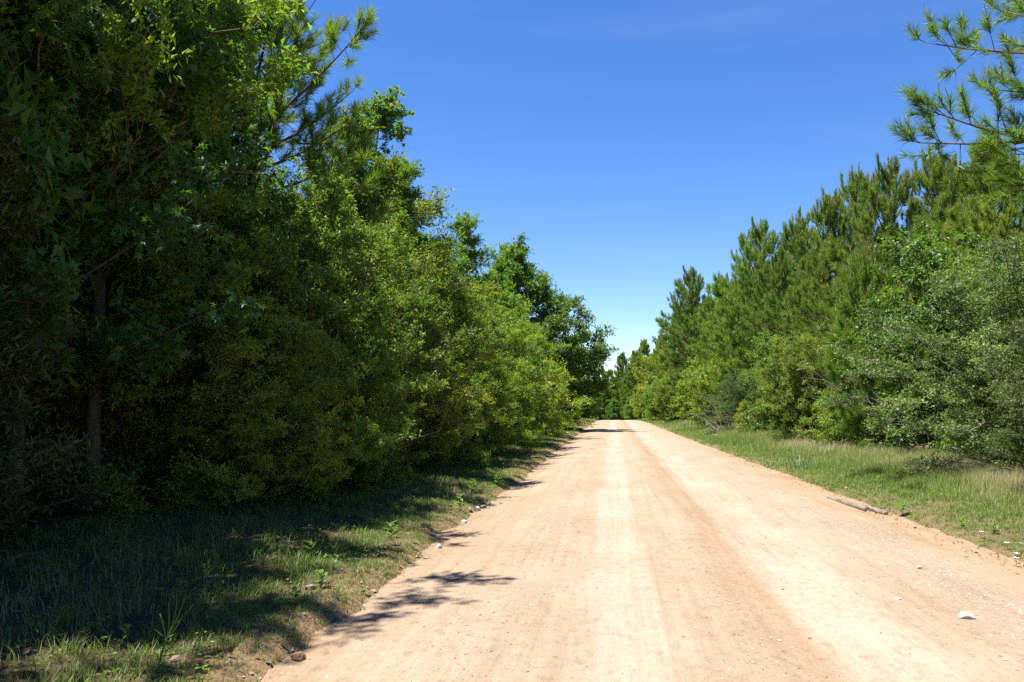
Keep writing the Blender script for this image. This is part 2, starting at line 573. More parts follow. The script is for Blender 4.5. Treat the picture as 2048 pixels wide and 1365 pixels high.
# ------------------------------------------------------------------ tree kinds
def bez(S, E, lift, k=6):
    t = np.linspace(0, 1, k)[:, None]
    mid = (S + E) / 2 + lift
    return (1 - t) ** 2 * S + 2 * t * (1 - t) * mid + t * t * E

def broadleaf(seed, H, base, prof, nl, n2, n3, n4, tmpl, size, mat, wood='bark', trunk=True, rise=.7, inner=.35, r0=.1, twig=.35, up=.5,
              br=.3, lump=.18, extra_var=0.0, droop=0.0, low=.3, flat=.55):
    """One broad-leaved plant: stems, limbs, twigs and every leaf. prof(u) is the crown's radius at height fraction u."""
    rng = np.random.default_rng(seed)
    W, L = Acc(), Acc()
    lean = rng.normal(0, .03, 2) * H
    def axis(h):
        q = h / H
        return np.array([lean[0] * q + .04 * H * math.sin(q * 4 + seed) * q, lean[1] * q + .04 * H * math.cos(q * 3 + seed) * q, h])
    if trunk:
        hs_ = np.linspace(0, H * .93, 10)
        tube(W, [axis(h) for h in hs_], r0 * (1 - hs_ / H) ** .8 + .012, 8)
    ph = rng.uniform(0, 6.28, 3)
    B0, BD, BL, BV = [], [], [], []
    for i in range(nl):
        u_ = (i + rng.uniform(0, 1)) / nl
        a = i * 2.39996 + rng.normal(0, .35)
        R = prof(u_) * (1 + lump * (math.sin(2 * a + ph[0]) + math.sin(3 * a + 5 * u_ + ph[1])) * .6) * (rng.uniform(.82, 1.1) if rng.uniform() < .68 else rng.uniform(inner, .8))
        h = base + (H - base) * u_ + rng.normal(0, .03) * H
        E = axis(min(h, H)) + np.array([R * math.cos(a), R * math.sin(a), 0])
        E[2] = h
        if trunk:
            S = axis(np.clip(h - R * rise * rng.uniform(.6, 1.3), base * .85, H * .92))
        else:
            S = np.array([rng.normal(0, .12), rng.normal(0, .12), 0.0])
        pl = bez(S, E, np.array([0, 0, .12 * R + (.0 if trunk else .25 * h)]), 7)
        ln = np.linalg.norm(E - S)
        pl[1:-1] += rng.normal(0, .035 * ln, (5, 3))
        rr = (.26 * r0 if trunk else r0 * .5) * min(1, ln / 2.5)
        tube(W, pl, np.linspace(rr, .008, 7), 5, cap=False)
        n = max(2, int(n2 * (.5 + .5 * ln / 2.5)))
        t = low + (1 - low) * rng.uniform(0, 1, n) ** .55
        t[0] = 1
        f = t * 6
        k = np.minimum(f.astype(int), 5)
        P = pl[k] + (pl[k + 1] - pl[k]) * (f - k)[:, None]
        T = unit(pl[k + 1] - pl[k])
        D = unit((T * .7 + rng.normal(0, .75, (n, 3))) * np.array([1, 1, flat]) + np.array([0, 0, .25 * up]))
        BV.append(np.full(n, rng.normal(0, .16)))
        B0.append(P)
        BD.append(D)
        BL.append((br * (.6 + .25 * ln)) * (1.15 - .5 * t) * rng.uniform(.6, 1.3, n))
    B0, BD, BL, BV = np.concatenate(B0), np.concatenate(BD), np.concatenate(BL), np.concatenate(BV)
    cones(W, B0, B0 + BD * BL[:, None], .009, .004, 3)
    # twigs
    k = np.repeat(np.arange(len(B0)), n3)
    t = rng.uniform(.15, 1.05, len(k))
    P = B0[k] + BD[k] * (BL[k] * t)[:, None]
    D = unit((BD[k] * .6 + rng.normal(0, .7, (len(k), 3))) * np.array([1, 1, flat]) + np.array([0, 0, up * .3]))
    TL = twig * rng.uniform(.5, 1.3, len(k))
    tv = rng.uniform(0, 1, len(k))
    # leaves
    q = np.repeat(np.arange(len(k)), n4)
    t = rng.uniform(.1, 1.05, len(q))
    LP = P[q] + D[q] * (TL[q] * t)[:, None] + rng.normal(0, .02, (len(q), 3))
    A = D[q] * .5 + rng.normal(0, .65, (len(q), 3)) + np.array([0, 0, -droop])
    out = unit(LP * np.array([1, 1, .3]))
    Nn = np.array([0, 0, .55]) + rng.normal(0, .55, (len(q), 3)) + .65 * out
    S = size * rng.uniform(.65, 1.25, len(q))
    var = np.clip(.25 + .35 * rng.uniform(0, 1, len(q)) + .35 * (tv[q] - .3) + .25 * (t - .5) + extra_var + BV[k][q], 0, 1)
    keep = LP[:, 2] > 0.02
    return W, L, (LP[keep], A[keep], Nn[keep], S[keep], var[keep], tmpl)

def finish(name, W, L, lf, leafmat, wood):
    if lf is not None:
        leaves(L, lf[5], *lf[:5])
    return (W.mesh(name + '_wood', [M[wood]], smooth=True), L.mesh(name + '_leaves', leafmat if isinstance(leafmat, list) else [M[leafmat]]))

def bl(name, leafmat, wood='bark', **kw):
    W, L, lf = broadleaf(mat=leafmat, **kw)
    return finish(name, W, L, lf, leafmat, wood)

def pine(seed, H, base, Lmax, step, nn, wid, nlen, crad=.010, wood='pinebark', cand=.35, r0=.11, dead=0, dens=1.0):
    rng = np.random.default_rng(seed)
    W, L = Acc(), Acc()
    def axis(h):
        return np.array([.08 * math.sin(h * .7 + seed), .08 * math.cos(h * .6 + seed), h])
    hh = np.linspace(0, H, 14)
    tube(W, [axis(h) for h in hh], r0 * (1 - hh / H) ** .85 + .012, 8)
    SP, SD, SH, SL = [], [], [], []
    h = base
    while h < H - .25:
        v = (H - h) / (H - base)
        Lb = Lmax * min(1, (v * 1.7 + .12) ** .7) * (1 - .35 * max(0, v - .75) / .25)
        el0 = math.radians(74 - 60 * min(1, v * 1.35) ** .8)
        nb = rng.integers(4, 6)
        a0 = rng.uniform(0, 6.28)
        for b in range(nb):
            a = a0 + b * 6.283 / nb + rng.normal(0, .2)
            ln = Lb * rng.uniform(.7, 1.15)
            el = el0 + rng.normal(0, .12)
            d0 = np.array([math.cos(a) * math.cos(el), math.sin(a) * math.cos(el), math.sin(el)])
            S = axis(h + rng.normal(0, .05))
            E = S + d0 * ln
            pl = bez(S, E, np.array([0, 0, -.10 * ln]), 6)
            tube(W, pl, np.linspace(.012 + .012 * ln, .007, 6), 5, cap=False)
            n = int((ln * 4.2 + 2) * dens)
            t = np.concatenate([[1.0], rng.uniform(.30, 1, n)])
            f = t * 5
            k = np.minimum(f.astype(int), 4)
            P = pl[k] + (pl[k + 1] - pl[k]) * (f - k)[:, None]
            T = unit(pl[k + 1] - pl[k])
            D = unit(T * .75 + rng.normal(0, .55, (n + 1, 3)) + np.array([0, 0, .35]))
            D[0] = unit(T[0] + np.array([0, 0, .3]))
            l2 = (.12 + .30 * ln * (1.08 - t)) * rng.uniform(.6, 1.2, n + 1)
            cones(W, P, P + D * l2[:, None], .009, .006, 3)
            for m_ in range(2 if ln > .8 else 1):
                jj = rng.uniform(.45, 1, n + 1)[:, None] if m_ else np.ones((n + 1, 1))
                SP.append(P + D * l2[:, None] * jj)
                SD.append(unit(D + (rng.normal(0, .5, (n + 1, 3)) if m_ else 0) + np.array([0, 0, .35 + .7 * (1 - v)])))
                SH.append(np.full(n + 1, v))
                SL.append(rng.uniform(.16, .34, n + 1))
        h += step * rng.uniform(.8, 1.2)
    SP.append(axis(H)[None]); SD.append(np.array([[0, 0, 1.]])); SH.append(np.zeros(1)); SL.append(np.full(1, .4))
    for q in range(4):
        SP.append(axis(H - .12 * q)[None]); SD.append(unit(np.array([[math.cos(q * 1.7) * .5, math.sin(q * 1.7) * .5, 1.]]))); SH.append(np.zeros(1)); SL.append(np.full(1, .3))
    SP, SD, SH, SL = map(np.concatenate, (SP, SD, SH, SL))
    SL = SL * (1 + .9 * np.clip(1 - SH / .45, 0, 1))
    SD = unit(SD + np.array([0, 0, 1.1]) * np.clip(1 - SH / .45, 0, 1)[:, None])
    cones(W, SP, SP + SD * SL[:, None], .007, .005, 3)
    # needles
    k = np.repeat(np.arange(len(SP)), nn)
    t = rng.uniform(-.1, 1.0, len(k))
    P = SP[k] + SD[k] * (SL[k] * t)[:, None]
    al = np.radians(rng.uniform(25, 75, len(k)) * (1.1 - .55 * np.clip(t, 0, 1)) * (1 - .35 * np.clip(1 - SH[k] / .45, 0, 1)))
    D = unit(SD[k] * np.cos(al)[:, None] + perp(rng, SD[k]) * np.sin(al)[:, None] + np.array([0, 0, -.06]))
    top_ = np.clip(1 - SH[k] / .45, 0, 1)
    ll = nlen * rng.uniform(.65, 1.15, len(k)) * (1 - .38 * top_)
    X = perp(rng, D) * (wid * .5)
    V = np.stack([P - X, P + X, P + D * ll[:, None]], 1)
    tv = rng.uniform(0, 1, len(SP))
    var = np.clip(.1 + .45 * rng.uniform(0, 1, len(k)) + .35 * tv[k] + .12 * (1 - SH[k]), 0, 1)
    L.add(V.reshape(-1, 3), np.arange(len(k) * 3).reshape(-1, 3), np.repeat(var, 3), 0)
    # pale upright shoots at the tips
    c = rng.uniform(0, 1, len(SP)) < cand * (1.15 - .8 * SH)
    for rep in range(2):
        P0 = (SP + SD * SL[:, None] * .95)[c]
        D = unit(SD[c] * .6 + np.array([0, 0, 1.0]) + rng.normal(0, .22, (len(P0), 3)))
        P0 = P0 + rng.normal(0, .02, P0.shape) * rep
        cones(L, P0, P0 + D * rng.uniform(.10, .26, len(P0))[:, None], crad, crad * .6, 3, mi=1)
    if dead:
        for i in range(dead):
            a = rng.uniform(0, 6.28)
            z = rng.uniform(base * .78, base * 1.2)
            ln = rng.uniform(.5, 1.0) * Lmax * .8
            E = axis(z) + np.array([math.cos(a) * ln, math.sin(a) * ln, rng.normal(0, .3)])
            pl = bez(axis(z), E, rng.normal(0, .15, 3), 6)
            tube(W, pl, np.linspace(.022, .006, 6), 5, mi=1, cap=False)
            m_ = 9
            tt = rng.uniform(.3, 1, m_)
            kk = np.minimum((tt * 5).astype(int), 4)
            cones(W, pl[kk], pl[kk] + unit(rng.normal(0, 1, (m_, 3)) + (E - axis(z)) / ln) * rng.uniform(.2, .6, m_)[:, None], .008, .003, 3, mi=1)
    return (W.mesh('pine_wood', [M[wood], M['dead']], smooth=True), L.mesh('pine_needles', [M['needle'], M['candle']]))

dome = lambda R: (lambda u: R * math.sqrt(max(0.02, 1 - (max(0, u - .35) / .68) ** 2)) * (.88 + .12 * min(1, u / .3)))
egg = lambda R: (lambda u: R * max(.06, math.sin(math.pi * min(1, .16 + .84 * u) ** .8)) ** .75)
cone = lambda R: (lambda u: R * max(.07, (1 - u) ** .8) * (.75 + .25 * min(1, u / .2)))

K = {}
K['hollyA'] = bl('holly', 'holly', 'twig', seed=1, H=5.2, base=.10, prof=dome(2.6), nl=115, n2=10, n3=9, n4=12, tmpl=TRIL, size=.076, trunk=False, r0=.035, twig=.22, br=.30, inner=.25, lump=.3, low=.14)
K['hollyB'] = bl('holly', 'holly', 'twig', seed=2, H=5.6, base=.10, prof=dome(2.3), nl=115, n2=10, n3=9, n4=12, tmpl=TRIL, size=.078, trunk=False, r0=.035, twig=.22, br=.32, inner=.25, lump=.4, low=.14)
K['bay'] = bl('bay', 'bay', 'bark', seed=3, H=9.0, base=.5, prof=egg(2.7), nl=120, n2=9, n3=8, n4=12, tmpl=TRIL, size=.118, r0=.09, flat=.75, twig=.34, br=.34, inner=.3, lump=.3, low=.2)
K['oak'] = bl('oak', 'oak', 'bark', seed=4, H=13.0, base=.8, prof=egg(5.2), nl=210, n2=9, n3=8, n4=9, tmpl=TRIL, size=.23, r0=.16, twig=.55, br=.36, inner=.3, lump=.2, flat=.95, rise=.6, low=.2)
K['gumspire'] = bl('sweetgum', 'gumlit', 'bark', seed=6, H=12.0, base=.8, prof=(lambda u: 2.3 * max(.22, (1 - u) ** .6)), nl=95, n2=7, n3=6, n4=5, tmpl=STARL, size=.18, r0=.07, twig=.35, br=.28, inner=.4, lump=.2, droop=.35, low=.15)
K['shade_canopy'] = bl('shade_canopy', 'bay', 'bark', seed=31, H=10.8, base=5.5, prof=egg(3.3), nl=80, n2=8, n3=7, n4=9, tmpl=TRIL, size=.14, r0=.11, twig=.34, br=.34, inner=.3, lump=.2, low=.25, flat=.8)  # high-crowned tree added to throw shade on the left verge
K['brier'] = bl('brier', 'brier', 'twig', seed=7, H=5.8, base=.15, prof=dome(2.0), nl=95, n2=7, n3=6, n4=9, tmpl=RHOMB, size=.105, trunk=False, r0=.03, twig=.36, br=.34, inner=.3, lump=.35, droop=.3, low=.14)
K['grey'] = bl('greybush', 'grey', 'dead', seed=8, H=4.8, base=.10, prof=dome(2.9), nl=145, n2=11, n3=9, n4=11, tmpl=TRIL, size=.064, trunk=False, r0=.03, twig=.24, br=.27, inner=.3, lump=.5, low=.14)
K['lime'] = bl('youngbush', 'lime', 'twig', seed=9, H=2.6, base=.05, prof=dome(1.4), nl=60, n2=7, n3=6, n4=10, tmpl=TRIL, size=.085, trunk=False, r0=.02, twig=.26, br=.28, inner=.3, lump=.3, low=.12)
K['cedar'] = bl('cedar', 'cedar', 'twig', seed=10, H=4.6, base=.2, prof=cone(1.8), nl=80, n2=7, n3=7, n4=11, tmpl=(TRIL[0] * np.array([.6, 1, 1]), TRIL[1]), size=.10, r0=.06, twig=.32, br=.3, inner=.4, low=.15)
K['farbroad'] = bl('farbroad', 'oak', 'bark', seed=11, H=9.0, base=.3, prof=egg(3.3), nl=95, n2=7, n3=6, n4=8, tmpl=TRIL, size=.32, r0=.14, flat=.9, twig=.6, br=.36, inner=.35, lump=.3, low=.2)
K['farlime'] = bl('farlime', 'lime', 'bark', seed=12, H=5.0, base=.10, prof=dome(2.3), nl=75, n2=7, n3=6, n4=8, tmpl=TRIL, size=.18, trunk=False, r0=.05, twig=.40, br=.36, inner=.35, lump=.3, low=.14)
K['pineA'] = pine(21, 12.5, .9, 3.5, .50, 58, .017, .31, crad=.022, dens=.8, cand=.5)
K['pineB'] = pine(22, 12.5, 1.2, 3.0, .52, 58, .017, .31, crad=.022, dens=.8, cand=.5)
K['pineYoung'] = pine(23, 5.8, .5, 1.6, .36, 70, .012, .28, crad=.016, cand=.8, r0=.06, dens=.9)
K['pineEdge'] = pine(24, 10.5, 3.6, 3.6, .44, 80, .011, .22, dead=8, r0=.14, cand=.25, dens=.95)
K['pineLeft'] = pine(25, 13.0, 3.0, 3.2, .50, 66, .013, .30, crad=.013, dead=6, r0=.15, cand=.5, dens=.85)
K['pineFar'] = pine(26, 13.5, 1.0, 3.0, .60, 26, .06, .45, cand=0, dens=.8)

DEADCROWN = {'pineA', 'pineB', 'pineYoung', 'pineEdge', 'pineLeft', 'pineFar'}

def plant(kind, name, x, y, s, label, cat, group=None, rot=None, sz=None, sink=.04):
    wood, lv = K[kind]
    rz_ = np.random.default_rng(abs(int(round(x * 131 + y * 977))))
    root = bpy.data.objects.new(name, None)
    root.empty_display_size = .3
    col.objects.link(root)
    root.location = (x, y, float(ground_z(x, y)) - sink)
    root.rotation_euler = (0, 0, rz_.uniform(0, 6.28) if rot is None else rot)
    root.rotation_euler[0], root.rotation_euler[1] = rz_.normal(0, .025, 2)
    q_ = rz_.uniform(.92, 1.1)
    root.scale = (s * q_, s * rz_.uniform(.92, 1.1), sz or s)
    tree = cat.endswith('tree')
    obj('trunk' if tree else 'stems', wood, root)
    tag(obj('crown' if tree else 'foliage', lv, root), kind='stuff')
    tag(root, label, cat, group)
    return root

TL = 'trees and shrubs walling the shaded side of the road'
TR = 'trees and shrubs walling the sunny side of the road'
for a in [
    # shaded (left) side, nearest first
    ('cedar', 'cedar_shrub', -6.6, 7.2, .95, 'dark feathery cedar low under the big star-leaved sweetgum', 'shrub', TL),
    ('hollyA', 'holly_shrub', -7.4, 11.8, .9, 'black shaded holly shrub behind the trunk of the star-leaved sweetgum', 'shrub', TL),
    ('pineLeft', 'pine_tree', -8.7, 17.8, 1.03, 'tall pine with pale upright tips rising above the shaded side of the road', 'tree', TL),
    ('hollyB', 'holly_shrub', -5.9, 14.2, 1.03, 'sunlit rounded holly dome below the tall pine', 'shrub', TL),
    ('bay', 'broadleaf_tree', -7.5, 20.8, 1.04, 'glossy green tree between the tall pine and the sweetgum spire', 'tree', TL),
    ('hollyA', 'holly_shrub', -5.6, 17.6, 1.02, 'broad holly overhanging the grass, dark below and olive on top', 'shrub', TL),
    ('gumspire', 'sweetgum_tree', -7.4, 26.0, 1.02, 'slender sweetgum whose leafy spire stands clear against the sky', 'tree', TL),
    ('bay', 'broadleaf_tree', -7.2, 24.3, .98, 'yellow green tree in front of the sweetgum spire', 'tree', TL),
    ('hollyB', 'holly_shrub', -5.4, 22.0, .93, 'dark olive holly shrub halfway along the shaded bank', 'shrub', TL),
    ('hollyA', 'holly_shrub', -5.5, 27.0, 1.05, 'wide holly shrub beside the shadow on the road edge', 'shrub', TL),
    ('bay', 'broadleaf_tree', -7.0, 34.0, 1.04, 'bushy tree with two peaked tops after the sweetgum spire', 'tree', TL),
    ('hollyB', 'holly_shrub', -5.3, 32.0, 1.05, 'holly with bright leaf clusters before the big roadside oak', 'shrub', TL),
    ('brier', 'brier_shrub', -4.9, 37.5, .95, 'light green leafy shrub just before the big oak', 'shrub', TL),
    ('lime', 'young_shrub', -4.2, 42.5, 1.5, 'pale yellow green bush at the foot of the big oak', 'shrub', TL),
    ('oak', 'oak_tree', -6.5, 57.0, 1.0, 'big rounded oak leaning its crown out over the road', 'tree', TL, 2.2, .97),
    ('bay', 'broadleaf_tree', -7.2, 45.0, 1.0, 'leafy tree filling the gap just before the big oak', 'tree', TL),
    ('hollyA', 'holly_shrub', -5.6, 48.0, .95, 'dark holly shrub tucked beside the trunk of the big oak', 'shrub', TL),
    ('farbroad', 'broadleaf_tree', -7.2, 76.0, .95, 'first dark tree beyond the big oak on the shaded side', 'tree', TL),
    ('farbroad', 'broadleaf_tree', -5.6, 92.0, .85, 'second dark tree beyond the big oak on the shaded side', 'tree', TL),
    ('farlime', 'young_shrub', -5.0, 70.0, .8, 'low bush on the bank beyond the big oak', 'shrub', TL),
    ('farbroad', 'broadleaf_tree', -6.0, 114.0, .85, 'small dark tree where the shaded side meets the crest', 'tree', TL),
    ('pineFar', 'pine_tree', -8.5, 128.0, .72, 'dark pine tip peeping above the trees at the crest', 'tree', TL),
    ('pineFar', 'pine_tree', -4.6, 171.0, .84, 'far pine showing at the foot of the sky gap on the shaded side', 'tree', TL),
    ('pineFar', 'pine_tree', -2.4, 181.0, .88, 'far pine in the middle of the sky gap at the road end', 'tree', TL),
    ('farbroad', 'broadleaf_tree', -7.5, 150.0, .95, 'dark tree beyond the crest closing the end of the shaded side', 'tree', TL),
    ('shade_canopy', 'broadleaf_tree', -7.75, 5.3, 1.0, 'unseen leafy tree added beyond the picture edge to shade the bottom corner', 'tree', TL),  # added out of view to shade the near verge
    ('shade_canopy', 'broadleaf_tree', -7.3, 10.6, .92, 'leafy crown added for its shade, mingled with the star-leaved sweetgum near its trunk', 'tree', TL),  # extra crown added to deepen the verge shade
    ('hollyA', 'holly_shrub', -5.5, 11.8, .58, 'low dark shrub below the hanging star leaves of the sweetgum', 'shrub', TL),
    ('hollyB', 'holly_shrub', -4.9, 14.8, .55, 'low olive shrub at the foot of the sunlit holly dome', 'shrub', TL),
    ('hollyA', 'holly_shrub', -4.5, 20.0, .55, 'low dark shrub between the broad holly and the olive holly', 'shrub', TL),
    ('hollyB', 'holly_shrub', -4.4, 24.8, .58, 'low shrub in front of the wide holly on the shaded bank', 'shrub', TL),
    # sunny (right) side, nearest first
    ('pineEdge', 'pine_tree', 8.75, 12.4, 1.0, 'pine at the picture edge reaching needled boughs over the grass', 'tree', TR, 5.2),
    ('grey', 'grey_bush', 9.2, 19.0, 1.02, 'large grey green small-leaved bush under the edge pine', 'shrub', TR),
    ('grey', 'grey_bush', 8.3, 15.6, .66, 'low grey green bush with bare twigs in front of the large grey bush', 'shrub', TR),
    ('brier', 'brier_shrub', 9.30, 24.2, 1.050, 'vine-draped shrub with glossy bright leaves beside the large grey bush', 'shrub', TR),
    ('pineYoung', 'pine_tree', 8.10, 26.2, 1.000, 'young pine with pale candles and a thin dark trunk by the vine-draped shrub', 'tree', TR),
    ('lime', 'young_shrub', 7.60, 28.0, 0.720, 'small yellow green bush left of the young pine', 'shrub', TR),
    ('pineA', 'pine_tree', 11.10, 33.0, 0.835, 'dense pine rising behind the vine-draped shrub', 'tree', TR),
    ('pineB', 'pine_tree', 14.00, 35.5, 0.907, 'pine whose single tip shows above the row behind the grey bush', 'tree', TR),
    ('pineB', 'pine_tree', 15.40, 36.5, 0.907, 'second lone pine tip above the row, nearer the edge pine', 'tree', TR),
    ('pineA', 'pine_tree', 12.90, 27.5, 0.741, 'yellowish pine between the edge pine and the vine-draped shrub', 'tree', TR),
    ('pineA', 'pine_tree', 11.86, 22.5, 0.589, 'pine partly hidden behind the top of the large grey bush', 'tree', TR),
    ('pineB', 'pine_tree', 10.50, 40.0, 0.889, 'tall pine with a spiky top left of the dense pine', 'tree', TR),
    ('pineB', 'pine_tree', 9.60, 30.5, 0.562, 'shorter pine filling the gap left of the young pine', 'tree', TR),
    ('hollyA', 'holly_shrub', 7.60, 33.0, 0.800, 'round olive holly with a dark hollow at its foot', 'shrub', TR),
    ('pineA', 'pine_tree', 9.60, 46.5, 0.780, 'pine behind the round olive holly', 'tree', TR),
    ('pineA', 'pine_tree', 9.10, 51.0, 0.962, 'many-tipped pine standing highest in the middle of the sunny row', 'tree', TR),
    ('brier', 'brier_shrub', 8.00, 39.5, 0.820, 'bright vine-covered shrub at the foot of the many-tipped pine', 'shrub', TR),
    ('grey', 'grey_bush', 7.60, 45.0, 0.680, 'grey olive bush with dead twigs at the grass edge', 'shrub', TR),
    ('lime', 'young_shrub', 6.90, 40.8, 0.650, 'low bright green bush in front of the grey olive bush', 'shrub', TR),
    ('pineB', 'pine_tree', 9.10, 63.0, 0.874, 'pine beyond the many-tipped one', 'tree', TR),
    ('pineA', 'pine_tree', 8.40, 75.0, 1.060, 'slender pine stepping down the sunny row', 'tree', TR),
    ('pineB', 'pine_tree', 9.30, 36.5, 0.635, 'half-grown pine between the spiky-topped pine and the round holly', 'tree', TR),
    ('pineA', 'pine_tree', 8.80, 57.0, 0.760, 'half-grown pine beside the many-tipped one on its far side', 'tree', TR),
    ('pineA', 'pine_tree', 8.60, 68.5, 0.684, 'short full pine above the second yellow green bush', 'tree', TR),
    ('farlime', 'young_shrub', 7.20, 53.0, 0.850, 'yellow green roadside bush beyond the grey olive bush', 'shrub', TR),
    ('farlime', 'young_shrub', 7.00, 63.0, 0.950, 'yellow green roadside bush second before the crest', 'shrub', TR),
    ('farlime', 'young_shrub', 6.20, 78.0, 0.950, 'yellow green roadside bush nearest the crest', 'shrub', TR),
    ('pineA', 'pine_tree', 8.60, 88.0, 1.020, 'pine with a leaning tip before the far pale tree', 'tree', TR),
    ('pineB', 'pine_tree', 8.30, 101.0, 1.020, 'last near pine of the sunny row', 'tree', TR),
    ('farlime', 'broadleaf_tree', 7.20, 112.0, 1.750, 'pale green broadleaf tree ending the sunny row', 'tree', TR),
    ('farlime', 'young_shrub', 5.80, 95.0, 0.900, 'green bush right on the crest', 'shrub', TR),
    ('farbroad', 'broadleaf_tree', 5.20, 128.0, 0.600, 'green tree just beyond the crest on the sunny side', 'tree', TR),
]:
    plant(*a)

# far pines beyond the crest
for x, y, s, lab in [(9.5, 150, 1.05, 'far pine rounded at the top beside the pale green broadleaf tree'), (6.6, 172, 1.2, 'far pine beyond the crest with the highest crown of its clump'),
                     (3.0, 178, 1.05, 'far pine beyond the crest where the sky gap begins'), (-0.4, 188, .86, 'far low pine in the bottom of the sky gap'),
                     (10.5, 165, 1.2, 'far pine half hidden behind the row on the sunny side'), (4.9, 160, .95, 'far pine in front of its clump beyond the crest')]:
    plant('pineFar', 'pine_tree', x, y, s, lab, 'tree', 'far pines beyond the crest')
for x, y, s in [(-4, 178, .7), (0.5, 165, .5), (3.4, 150, .5), (-8, 200, .9), (-3, 205, .8), (2, 215, 1.3), (8, 205, 1.4), (-3.2, 190, 1.0), (-5.5, 196, 1.1), (-8, 186, 1.15), (0.8, 198, 1.15), (4, 205, 1.3), (-6, 160, .75), (-5.2, 138, .6), (-1.5, 200, .9), (5, 195, 1.1), (1.5, 185, .8), (6.5, 140, .75)]:
    plant('farbroad', 'broadleaf_tree', x, y, s, 'small green tree among the far trees beyond the crest', 'tree', 'low far trees beyond the crest')

# the wood behind both walls
for i, (x, y, k, s) in enumerate([(-11, 9, 'bay', 1.0), (-10.5, 14.5, 'bay', .95), (-12.5, 21, 'oak', .8), (-11.5, 28, 'bay', 1.05), (-10.5, 38, 'bay', 1.0), (-12, 46, 'oak', .85),
                                  (-11, 57, 'farbroad', 1.1), (-12, 68, 'farbroad', 1.2), (-12, 84, 'farbroad', 1.1), (-11, 102, 'farbroad', 1.0), (-15, 15, 'oak', .85), (-16, 33, 'oak', .85),
                                  (-9.5, 4.2, 'bay', .9), (-13.5, 3.5, 'oak', .8), (-7.4, -0.8, 'shade_canopy', 1.0), (-10, -4, 'oak', .9),  (-12.3, 9.5, 'oak', 1.04), (-12.3, 4.2, 'oak', 1.04), (-12.6, 14.5, 'oak', 1.04), (-17, 14, 'oak', 1.2), (-12, 125, 'farbroad', 1.0), (-10, 43, 'hollyA', 1.2), (-9.5, 31, 'hollyB', 1.2)]):  # pair behind the camera added to block sky light
    plant(k, 'broadleaf_tree', x, y, s, 'dim leafy tree deep in the wood on the shaded side', 'tree', 'trees deep in the wood on the shaded side', sz=1.5 if s == 1.04 else None)  # stretched oaks are added blockers that keep the near sweetgum dark
for i, (x, y, k, s) in enumerate([(12.5, 42, 'pineB', 1.0), (11.5, 50, 'pineA', .98), (12.5, 57, 'pineB', 1.0), (11.5, 68, 'pineA', 1.0), (12, 80, 'pineFar', .95), (12, 95, 'pineFar', .98), (11.5, 110, 'pineFar', .9),
                                  (16.5, 30, 'pineA', .95), (16, 24, 'pineB', .85), (14, 19.5, 'pineA', .7), (12, 130, 'pineFar', .95), (18, 41, 'pineB', .95), (10.5, 4, 'pineB', .9), (9.8, -3, 'pineA', .9)]):  # last two stand unseen, added to cut sky light from behind
    plant(k, 'pine_tree', x, y, s, 'pine in the back rows behind the sunny roadside wall', 'tree', 'pines in the back rows on the sunny side')

# ------------------------------------------------------------------ the near sweetgum, its largest leaves one by one
W, L, lf = broadleaf(seed=5, H=10.5, base=1.7, prof=egg(3.7), nl=135, n2=9, n3=6, n4=6, tmpl=STAR, size=.125, mat='gum', r0=.11, twig=.36, br=.34, inner=.35, lump=.22, droop=.35, rise=.55, low=.08, flat=.7)
LP, LA, LN, LS, LV, _ = lf
GX, GY = -8.0, 10.0
gz = float(ground_z(GX, GY)) - .05
wp = LP + np.array([GX, GY, gz])
dist = np.linalg.norm(wp - np.array([0, 0, 1.65]), axis=1)
azi = np.arctan2(wp[:, 0], wp[:, 1])
ok = (azi > math.radians(-39)) & (wp[:, 2] > .8) & (wp[:, 2] < 6.5)
order = np.argsort(np.where(ok, dist, 1e9))
pick = order[:900][::4][:220]
rest = np.ones(len(LP), bool)
rest[pick] = False
gw, gl = finish('sweetgum', W, L, (LP[rest], LA[rest], LN[rest], LS[rest], LV[rest], STARL), 'gum', 'bark')
gum = bpy.data.objects.new('sweetgum_tree', None)
col.objects.link(gum)
gum.location = (GX, GY, gz)
tag(gum, 'large dark sweetgum with star-shaped leaves, nearest tree on the shaded side', 'tree', TL)
obj('trunk', gw, gum)
crown = tag(obj('crown', gl, gum), kind='stuff')
lm = []
for k in range(4):
    lm.append(Acc().add(STAR[0] * np.array([1, 1, .5 + .6 * k]), STAR[1], .25 + .2 * k).mesh('star_leaf', [M['gum']]))
for c, i in enumerate(pick):
    A = unit(LA[i]); B = unit(np.cross(A, LN[i])); C = np.cross(B, A)
    o = obj('leaf', lm[c % 4], crown)
    m = Matrix(np.vstack([np.column_stack([B * LS[i], A * LS[i], C * LS[i], LP[i]]), [0, 0, 0, 1]]).tolist())
    o.matrix_local = m

